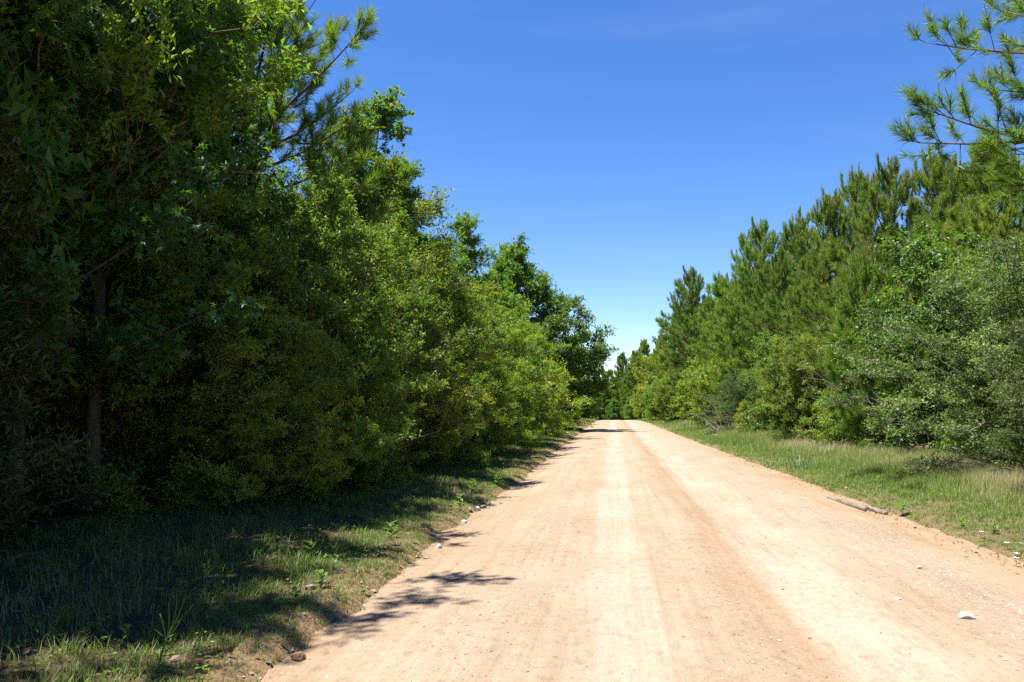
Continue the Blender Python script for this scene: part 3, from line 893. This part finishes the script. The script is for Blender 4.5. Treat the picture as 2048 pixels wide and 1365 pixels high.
# ------------------------------------------------------------------ grass and ground cover
def grass(rng, side, y0, y1, ntuft, per, hmin, hmax, wid, fine, reach=5.0):
    y = rng.uniform(y0, y1, ntuft)
    d = rng.uniform(0, 1, ntuft) * (reach + .12) - .12
    xe = edge_r(y) + d if side > 0 else edge_l(y) - d
    x = xe + bend(y)
    patch = snoise(x, y, 1.4, 31)
    keep = rng.uniform(-.9, 1, ntuft) < (patch * .6 + .45 if side > 0 else patch * .8 + .30 + .4 * (d < .9)) + .25 * (d > .3)
    keep &= (d > .10) | (rng.uniform(0, 1, ntuft) < .5 + 3 * d)
    x, y, d, patch = x[keep], y[keep], d[keep], patch[keep]
    k = np.repeat(np.arange(len(x)), per)
    n = len(k)
    sp = .035 + .02 * (d[k] > 1.5)
    px, py = x[k] + rng.normal(0, 1, n) * sp, y[k] + rng.normal(0, 1, n) * sp
    P = np.stack([px, py, ground_z(px, py) - .01], 1)
    tall = sm((d - .3) / (2.2 if side > 0 else 1.2)) * (.75 + .35 * snoise(x, y, .9, 33))
    hgt = (hmin + (hmax - hmin) * np.clip(tall, 0, 1.2))[k] * rng.uniform(.45, 1.15, n)
    a = rng.uniform(0, 6.28, n)
    lean = hgt * rng.uniform(.15, 1.3, n)
    ld = np.stack([np.cos(a), np.sin(a), 0 * a], 1)
    wd = np.stack([-np.sin(a), np.cos(a), 0 * a], 1)
    dry = np.clip(.06 + .60 * sm((d - .8) / 2.4) + .32 * snoise(x, y, .8, 35) + .12 * snoise(x, y, 3.1, 36), 0, 1) if side > 0 else np.clip(.22 + .3 * snoise(x, y, 1.1, 37), 0, 1)
    var = np.clip(dry[k] + rng.normal(0, .16, n) + .18 * (rng.uniform(0, 1, n) < .12), 0, 1)
    up = np.array([0, 0, 1.0])
    tip = P + ld * lean[:, None] + up * hgt[:, None]
    ww = wid * rng.uniform(.6, 1.3, n)[:, None]
    if fine:
        mid = P + ld * (lean * .32)[:, None] + up * (hgt * .62)[:, None]
        V = np.stack([P - wd * ww, P + wd * ww, mid - wd * ww * .7, mid + wd * ww * .7, tip], 1)
        T = np.array([[0, 1, 3], [0, 3, 2], [2, 3, 4]])[None] + (np.arange(n) * 5)[:, None, None]
        return V.reshape(-1, 3), T.reshape(-1, 3), np.repeat(var, 5)
    V = np.stack([P - wd * ww, P + wd * ww, tip], 1)
    return V.reshape(-1, 3), np.arange(n * 3).reshape(-1, 3), np.repeat(var, 3)

rng = np.random.default_rng(9)
G = Acc()
G.add(*grass(rng, 1, 6, 14, 6500, 9, .05, .30, .0032, True, 5.2))
G.add(*grass(rng, 1, 14, 24, 9500, 10, .06, .36, .0055, False, 5.2))
G.add(*grass(rng, 1, 24, 60, 12500, 9, .07, .42, .009, False, 4.6))
G.add(*grass(rng, 1, 60, 135, 3500, 7, .10, .45, .016, False, 4.2))
tag(obj('grass', G.mesh('grass_sunny', [M['grass']])), 'sunlit green and straw coloured grass verge below the pines', 'grass', kind='stuff')
G = Acc()
G.add(*grass(rng, -1, 3.2, 24, 7000, 9, .05, .15, .0034, True, 4.5))
G.add(*grass(rng, -1, 3.2, 20, 3200, 10, .05, .16, .0034, True, 1.1))
G.add(*grass(rng, -1, 24, 62, 6500, 8, .06, .20, .006, False, 4.0))
G.add(*grass(rng, -1, 62, 135, 2200, 7, .10, .30, .016, False, 4.0))
tag(obj('grass', G.mesh('grass_shaded', [M['grass']])), 'shaded short grass bank under the left wall of trees', 'grass', kind='stuff')

def cover(rng, side, y0, y1, n, size, reach, per=6):
    y = rng.uniform(y0, y1, n)
    d = rng.uniform(.12, reach, n)
    x = (edge_r(y) + d if side > 0 else edge_l(y) - d) + bend(y)
    kp = rng.uniform(-1, 1, n) < snoise(x, y, 1.8, 41) * 1.1 + .1
    x, y = x[kp], y[kp]
    k = np.repeat(np.arange(len(x)), per)
    px, py = x[k] + rng.normal(0, .04, len(k)), y[k] + rng.normal(0, .04, len(k))
    P = np.stack([px, py, ground_z(px, py) + rng.uniform(.01, .10, len(k))], 1)
    A = np.stack([rng.normal(0, 1, len(k)), rng.normal(0, 1, len(k)), rng.uniform(0, .7, len(k))], 1)
    return TRIL, P, A, np.array([0, 0, 1.]) + rng.normal(0, .3, (len(k), 3)), size * rng.uniform(.6, 1.4, len(k)), rng.uniform(0, 1, len(k))
G = Acc()
leaves(G, *cover(rng, 1, 6, 26, 3600, .045, 5))
leaves(G, *cover(rng, 1, 26, 60, 1800, .07, 4.5))
leaves(G, *cover(rng, -1, 3.5, 26, 2600, .04, 4.5))
leaves(G, *cover(rng, -1, 26, 60, 1000, .06, 4))
tag(obj('ground_cover', G.mesh('ground_cover', [M['weed']])), 'low broad-leaved ground cover scattered through the grass', 'ground cover', kind='stuff')

n = 7500
y = 3.2 + rng.uniform(0, 1, n) ** 1.6 * 32
d = rng.uniform(0, 1, n) ** .8 * 5.5 - .05
x = edge_l(y) - d
P = np.stack([x, y, ground_z(x, y) + .012], 1)
G = Acc()
leaves(G, RHOMB, P, np.stack([rng.normal(0, 1, n), rng.normal(0, 1, n), rng.normal(0, .25, n)], 1), np.array([0, 0, 1.]) + rng.normal(0, .35, (n, 3)), rng.uniform(.03, .08, n), rng.uniform(0, 1, n))
n = 700
y = 6 + rng.uniform(0, 1, n) ** 1.5 * 26
x = edge_r(y) + rng.normal(-.05, .16, n)
P = np.stack([x, y, np.maximum(ground_z(x, y), road_z(x, y)) + .012], 1)
leaves(G, RHOMB, P, np.stack([rng.normal(0, 1, n), rng.normal(0, 1, n), rng.normal(0, .25, n)], 1), np.array([0, 0, 1.]) + rng.normal(0, .35, (n, 3)), rng.uniform(.02, .06, n), rng.uniform(0, 1, n))
tag(obj('fallen_leaves', G.mesh('fallen_leaves', [M['litter']])), 'brown fallen leaves and bark bits along both road edges', 'leaf litter', kind='stuff')

# ------------------------------------------------------------------ gravel, clods, stones
def pebble_mat():
    m, n_, l = newmat('pebble')
    at = N(n_, "ShaderNodeAttribute", attribute_name="var")
    r = ramp(n_, [(0, (0.15, 0.10, 0.06)), (.35, (0.26, 0.20, 0.14)), (.7, (0.32, 0.27, 0.21)), (1, (0.41, 0.375, 0.32))])
    l.new(at.outputs["Fac"], r.inputs[0])
    b = N(n_, "ShaderNodeBsdfPrincipled")
    b.inputs["Roughness"].default_value = .85
    b.inputs["Specular IOR Level"].default_value = .25
    l.new(r.outputs[0], b.inputs["Base Color"])
    l.new(b.outputs[0], N(n_, "ShaderNodeOutputMaterial").inputs[0])
    return m
M['pebble'] = pebble_mat()
OCT_V = np.array([[1, 0, 0], [.2, 1, .05], [-1, .1, 0], [-.1, -1, .1], [.1, .05, 1], [0, 0, -1.]])
OCT_T = np.array([[0, 1, 4], [1, 2, 4], [2, 3, 4], [3, 0, 4], [1, 0, 5], [2, 1, 5], [3, 2, 5], [0, 3, 5]])

def pebbles(acc, rng, P, S, var):
    n = len(P)
    a = rng.uniform(0, 6.28, n)
    c, s = np.cos(a), np.sin(a)
    jit = OCT_V[None] * rng.uniform(.7, 1.3, (n, 6, 1)) * np.stack([rng.uniform(.8, 1.3, n), rng.uniform(.6, 1, n), rng.uniform(.35, .7, n)], 1)[:, None]
    V = np.stack([jit[..., 0] * c[:, None] - jit[..., 1] * s[:, None], jit[..., 0] * s[:, None] + jit[..., 1] * c[:, None], jit[..., 2]], -1) * S[:, None, None] + P[:, None]
    acc.add(V.reshape(-1, 3), (OCT_T[None, :4] + (np.arange(n) * 6)[:, None, None]).reshape(-1, 3), np.repeat(var, 6))

n = 22000
y = 3.8 * np.exp(rng.uniform(0, 1, n) * math.log(16))
pick_ = rng.uniform(0, 1, n)
x = np.where(pick_ < .55, rng.normal(3.15, .22, n) + .10 * np.sin(y * .7),
    np.where(pick_ < .72, rng.normal(-1.0, .34, n), np.where(pick_ < .84, rng.normal(.9, .22, n), np.where(pick_ < .90, rng.normal(2.6, .25, n), rng.uniform(-2, 4, n)))))
S = np.clip(rng.lognormal(math.log(.0060), .42, n), .0035, .02)
var = np.clip(np.where(pick_ < .55, rng.normal(.72, .24, n), rng.normal(.42, .3, n)), 0, 1)
P = np.stack([x + bend(y), y, road_z(x, y) + S * .12], 1)
G = Acc()
pebbles(G, rng, P, S, var)
tag(obj('gravel', G.mesh('gravel', [M['pebble']])), 'loose pale gravel strewn in bands along the sandy road', 'gravel', kind='stuff')
n = 1300
y = 3.6 + rng.uniform(0, 1, n) ** 1.5 * 30
lft = rng.uniform(0, 1, n) < .7
x = np.where(lft, edge_l(y) + rng.normal(-.02, .10, n), edge_r(y) + rng.normal(-.02, .12, n))
P = np.stack([x, y, np.maximum(ground_z(x, y), road_z(x, y))], 1)
G = Acc()
pebbles(G, rng, P, np.clip(rng.lognormal(math.log(.011), .5, n), .005, .035), np.clip(rng.normal(.25, .2, n), 0, 1))
tag(obj('dirt_crumbs', G.mesh('dirt_crumbs', [M['pebble']])), 'crumbled earth along the eroded road edges', 'crumbs', kind='stuff')

import bmesh
def rock_mesh(seed, sx, sy, sz, mat):
    r = np.random.default_rng(seed)
    bm = bmesh.new()
    bmesh.ops.create_icosphere(bm, subdivisions=3, radius=1)
    pl = [(unit(r.normal(size=3)), r.uniform(.55, .85)) for _ in range(9)]
    for v in bm.verts:
        p = np.array(v.co)
        for nrm, dd in pl:
            q = p @ nrm
            if q > dd:
                p = p - nrm * (q - dd) * .92
        p = p * (1 + .03 * math.sin(p[0] * 9 + seed) * math.sin(p[1] * 11) + .02 * math.sin(p[2] * 17 + p[0] * 13))
        v.co = (p[0] * sx, p[1] * sy, p[2] * sz)
    me = bpy.data.meshes.new('rock')
    bm.to_mesh(me)
    bm.free()
    me.materials.append(M[mat])
    return me

def surf(x, y):
    return float(max(ground_z(x, y), road_z(x - bend(y), y)))

SG = 'loose stones lying by the road'
for i, (x, y, s, mat, nm, lab) in enumerate([
    (2.70, 6.69, (.075, .05, .036), 'whiterock', 'rock', 'largest white rock lying alone on the sandy road'),
    (3.05, 6.35, (.035, .028, .016), 'whiterock', 'rock', 'small flat white stone just beyond the largest white rock'),
    (2.62, 5.35, (.05, .035, .018), 'whiterock', 'rock', 'flat pale stone at the lower edge of the road'),
    (3.02, 8.55, (.03, .026, .02), 'whiterock', 'rock', 'small white stone in the gravel band'),
    (2.38, 7.25, (.04, .02, .012), 'whiterock', 'rock', 'thin white stone chip in the wheel track'),
    (-2.08, 9.52, (.045, .04, .04), 'whiterock', 'rock', 'white stone on the eroded shaded road edge'),
    (-2.28, 12.75, (.05, .045, .035), 'tanrock', 'rock', 'tan stone nearest in the cluster on the shaded edge'),
    (-2.20, 13.05, (.055, .045, .04), 'whiterock', 'rock', 'pale stone second in the cluster on the shaded edge'),
    (-2.16, 13.40, (.06, .05, .042), 'tanrock', 'rock', 'brown stone third in the cluster on the shaded edge'),
    (-2.14, 13.75, (.05, .05, .042), 'whiterock', 'rock', 'roundest pale stone farthest in the cluster on the shaded edge'),
    (-2.16, 11.6, (.05, .04, .035), 'whiterock', 'rock', 'small pale stone before the cluster on the shaded edge'),
    (-2.10, 5.25, (.05, .06, .04), 'clod', 'earth_clod', 'dark brown clod of earth on the shaded edge at the bottom'),
    (-2.62, 6.8, (.05, .04, .03), 'tanrock', 'rock', 'grey tan stone in the shaded grass near the leafy weeds'),
    (7.0, 19.4, (.16, .09, .05), 'whiterock', 'rock', 'pale flat stone in the grass before the large grey bush'),
    (4.55, 16.6, (.05, .04, .03), 'tanrock', 'rock', 'small tan stone at the grass edge before the log'),
    (5.5, 43.0, (.35, .16, .09), 'tanrock', 'rock', 'bare sandy lump in the grass near the grey olive bush'),
]):
    o = obj(nm, rock_mesh(100 + i, *s, mat))
    o.location = (x, y, surf(x, y) + s[2] * .45)
    o.rotation_euler = (.30, 0, .25 if i == 0 else i * 1.3)
    tag(o, lab, 'stone' if nm == 'rock' else 'clod', SG)

# ------------------------------------------------------------------ log at the grass edge
lg = bpy.data.objects.new('log', None)
col.objects.link(lg)
lg.location = (3.98, 14.5, surf(3.98, 14.5) - .022)
tag(lg, 'weathered split log lying along the sunny grass edge', 'log')
def log_piece(p0, p1, r, seed, name):
    a = Acc()
    r_ = np.random.default_rng(seed)
    k = 12
    t = np.linspace(0, 1, k)[:, None]
    pts = np.array(p0) + (np.array(p1) - np.array(p0)) * t + r_.normal(0, .004, (k, 3))
    rad = r * (1 + r_.normal(0, .05, k))
    rad[-1] *= .8
    tube(a, pts, rad, 10)
    o = obj(name, a.mesh(name, [M['logwood']], smooth=False), lg)
    e = Acc()
    tube(e, [pts[0] - (pts[1] - pts[0]) * .02, pts[0] + (pts[1] - pts[0]) * .02], r * .72, 9)
    obj('broken_end', e.mesh('log_end', [M['end']]), o)
    return o
log_piece((.06, -.95, .05), (-.06, .95, .03), .048, 5, 'bark_length')
log_piece((.24, -1.25, .03), (.14, -.45, .05), .04, 6, 'bark_length')

# ------------------------------------------------------------------ weeds, flowers, stalks
wleaf = Acc().add(OVAL[0], OVAL[1], .5).mesh('weed_blade', [M['weed']])
def weed(x, y, s, nleaf, seed, label, group='leafy weeds by the road', sc_=1.0):
    r = np.random.default_rng(seed)
    root = bpy.data.objects.new('leafy_weed', None)
    col.objects.link(root)
    root.location = (x, y, float(ground_z(x, y)) - .01)
    tag(root, label, 'weed', group)
    a = Acc()
    H = s
    tube(a, [[0, 0, 0], [.01, .01, H * .5], [.0, .02, H]], [.006, .005, .003], 5)
    obj('stem', a.mesh('weed_stem', [M['weed']]), root)
    for i in range(nleaf):
        az = i * 2.4 + r.normal(0, .2)
        z = H * (.15 + .85 * i / nleaf)
        ln = s * r.uniform(.45, .7) * (1.1 - .4 * i / nleaf)
        el = math.radians(r.uniform(10, 45))
        A = np.array([math.cos(az) * math.cos(el), math.sin(az) * math.cos(el), math.sin(el)])
        B = unit(np.cross(A, [0, 0, 1.]))
        C = np.cross(B, A)
        o = obj('leaf', wleaf, root)
        o.matrix_local = Matrix(np.vstack([np.column_stack([B * ln, A * ln, C * ln, [0, 0, z]]), [0, 0, 0, 1]]).tolist())
for i, (x, y, s, nl_, lab) in enumerate([
    (4.42, 13.1, .24, 9, 'broad-leaved weed standing just past the end of the log'),
    (4.62, 11.5, .16, 9, 'low spreading weed between the log and the white flowers'),
    (4.80, 11.0, .14, 8, 'low weed nearest the white flowers'),
    (5.3, 17.0, .20, 8, 'dark weed in the grass beyond the log'),
    (-2.70, 9.6, .20, 9, 'lit broad-leaved weed by the white stone on the shaded edge'),
    (-2.55, 6.85, .17, 8, 'pale weed on the crumbling shaded bank'),
    (-2.50, 6.15, .16, 8, 'bright weed at the lip of the shaded bank'),
    (-2.38, 12.4, .24, 10, 'bushy lit weed before the stone cluster'),
    (-2.55, 14.6, .26, 10, 'weed in shade just beyond the stone cluster'),
    (-2.35, 16.2, .22, 9, 'weed by the shadow that crosses the road edge'),
    (-3.1, 8.0, .18, 8, 'dim weed in the shaded grass'),
    (-3.3, 5.2, .12, 7, 'tiny bright weed at the bottom corner'),
]):
    weed(x, y, s, nl_, 200 + i, lab)

pet = Acc().add(np.array([[0, 0, 0], [.4, .5, .12], [.25, 1, .2], [-.25, 1, .2], [-.4, .5, .12]]), np.array([[0, 1, 2], [0, 2, 3], [0, 3, 4]]), .5).mesh('petal', [M['petal']])
for i, (x, y, h, lab) in enumerate([(4.50, 10.0, .07, 'white flower at the grass edge, uppermost of the near pair'), (4.20, 9.15, .09, 'white flower standing out over the sand'),
                                    (4.44, 9.65, .03, 'pinkish white flower lowest on the grass edge'), (4.55, 10.75, .08, 'lone white flower farther along by the low weed'),
                                    (5.1, 10.3, .12, 'pale yellowish flower back in the grass')]):
    f_ = bpy.data.objects.new('white_flower', None)
    col.objects.link(f_)
    f_.location = (x, y, surf(x, y) - .005)
    tag(f_, lab, 'flower', 'white flowers at the sunny road edge')
    a = Acc()
    tube(a, [[0, 0, 0], [.004, 0, h * .6], [0, 0, h]], .0025, 4)
    obj('stem', a.mesh('flower_stem', [M['weed']]), f_)
    for q in range(5):
        o = obj('petal', pet, f_)
        o.location = (0, 0, h)
        o.rotation_euler = (math.radians(12), 0, q * 6.283 / 5 + i)
        o.scale = (.034,) * 3

# tall wiry weed in the bottom corner
tw = bpy.data.objects.new('tall_weed', None)
col.objects.link(tw)
tw.location = (-2.80, 4.75, float(ground_z(-2.80, 4.75)) - .01)
tag(tw, 'tall wiry green weed with upright seed stalks in the bottom corner', 'weed')
st = [np.array([0, 0, 0]), np.array([.03, 0, .12]), np.array([.08, .01, .26])]
a = Acc(); tube(a, st, [.007, .006, .004], 6); obj('stem', a.mesh('tall_stem', [M['weed']]), tw)
for q, (p, e) in enumerate([((.06, .0, .20), (.045, .02, .40)), ((.07, .0, .22), (.16, .0, .43)), ((.08, .01, .26), (.20, .03, .385)), ((.08, .01, .26), (.10, .02, .45)),
                            ((.05, .0, .17), (-.01, .02, .33)), ((.06, 0, .2), (.15, -.03, .30))]):
    a = Acc(); p = np.array(p); e = np.array(e)
    tube(a, bez(p, e, np.array([.012, 0, -.01]), 6), np.linspace(.004, .0028, 6), 5)
    obj('stalk', a.mesh('stalk', [M['weed']]), tw)
for q in range(8):
    az = q * 2.2
    o = obj('leaf', wleaf, tw)
    A = unit(np.array([math.cos(az), math.sin(az), .5])); B = unit(np.cross(A, [0, 0, 1.])); C = np.cross(B, A)
    o.matrix_local = Matrix(np.vstack([np.column_stack([B * .03, A * .09, C * .06, [.004 * q, 0, .02 + .025 * q]]), [0, 0, 0, 1]]).tolist())

# blue-green bladed clump
yc = bpy.data.objects.new('bladed_plant', None)
col.objects.link(yc)
yc.location = (4.75, 21.6, float(ground_z(4.75, 21.6)) - .01)
tag(yc, 'clump of stiff blue green blades at the sunny grass edge', 'plant')
r = np.random.default_rng(3)
for q in range(34):
    a = Acc()
    az = r.uniform(0, 6.28); ln = r.uniform(.25, .42); o2 = np.array([r.normal(0, .22), r.normal(0, .45), 0])
    E_ = o2 + np.array([math.cos(az) * ln * .7, math.sin(az) * ln * .7, ln])
    pl = bez(o2, E_, np.array([0, 0, .06]), 4)
    wv = np.array([-math.sin(az), math.cos(az), 0]) * .011
    V = np.concatenate([pl - wv * np.array([1, 1, .8, .1])[:, None], pl + wv * np.array([1, 1, .8, .1])[:, None] + np.array([math.cos(az), math.sin(az), 0]) * .003])
    T = [[i, i + 4, i + 5] for i in range(3)] + [[i, i + 5, i + 1] for i in range(3)]
    obj('blade', a.add(V, T, r.uniform(0, 1)).mesh('blade', [M['blue']]), yc)

# dead brush and dry stalks
def dead_branch(x, y, spec, seed, label, name='dead_branch'):
    r = np.random.default_rng(seed)
    a = Acc()
    n, ln, rad, az0, el0, sp = spec
    for i in range(n):
        az = az0 + r.normal(0, sp); el = el0 + r.normal(0, .2); l_ = ln * r.uniform(.5, 1.1)
        S_ = np.array([r.normal(0, .15), r.normal(0, .15), 0.02])
        E_ = S_ + l_ * np.array([math.cos(az) * math.cos(el), math.sin(az) * math.cos(el), math.sin(el)])
        pl = bez(S_, E_, r.normal(0, .12 * l_, 3) * [1, 1, .5] + [0, 0, .1 * l_], 7)
        tube(a, pl, np.linspace(rad, rad * .25, 7), 5)
        m = 8
        k = r.integers(2, 7, m)
        cones(a, pl[k], pl[k] + unit((E_ - S_)[None] / l_ + r.normal(0, .7, (m, 3))) * r.uniform(.15, .45, m)[:, None] * l_ * .6, rad * .4, rad * .15, 3)
    o = obj(name, a.mesh('dead_branch', [M['dead']], smooth=True))
    o.location = (x, y, float(ground_z(x, y)))
    tag(o, label, 'branch', 'dead wood along the sunny verge')
dead_branch(5.9, 43.5, (9, 1.9, .022, 2.4, .5, .6), 1, 'grey heap of dead branches leaning at the foot of the grey olive bush')
dead_branch(6.5, 46.5, (6, 2.2, .02, 2.0, .6, .6), 2, 'grey dead branch standing behind the dead branch heap')
dead_branch(8.3, 23.2, (5, 3.6, .02, 2.6, 1.0, .5), 3, 'bare pale dead limb poking out of the vine-draped shrub')
dead_branch(7.4, 16.2, (4, .9, .009, 3.4, .45, .6), 4, 'bare twigs jutting from the low grey bush over the grass')
dead_branch(-5.2, 15.0, (5, 2.2, .016, .2, .6, .6), 5, 'bare twigs in the dark under the broad holly on the shaded side')
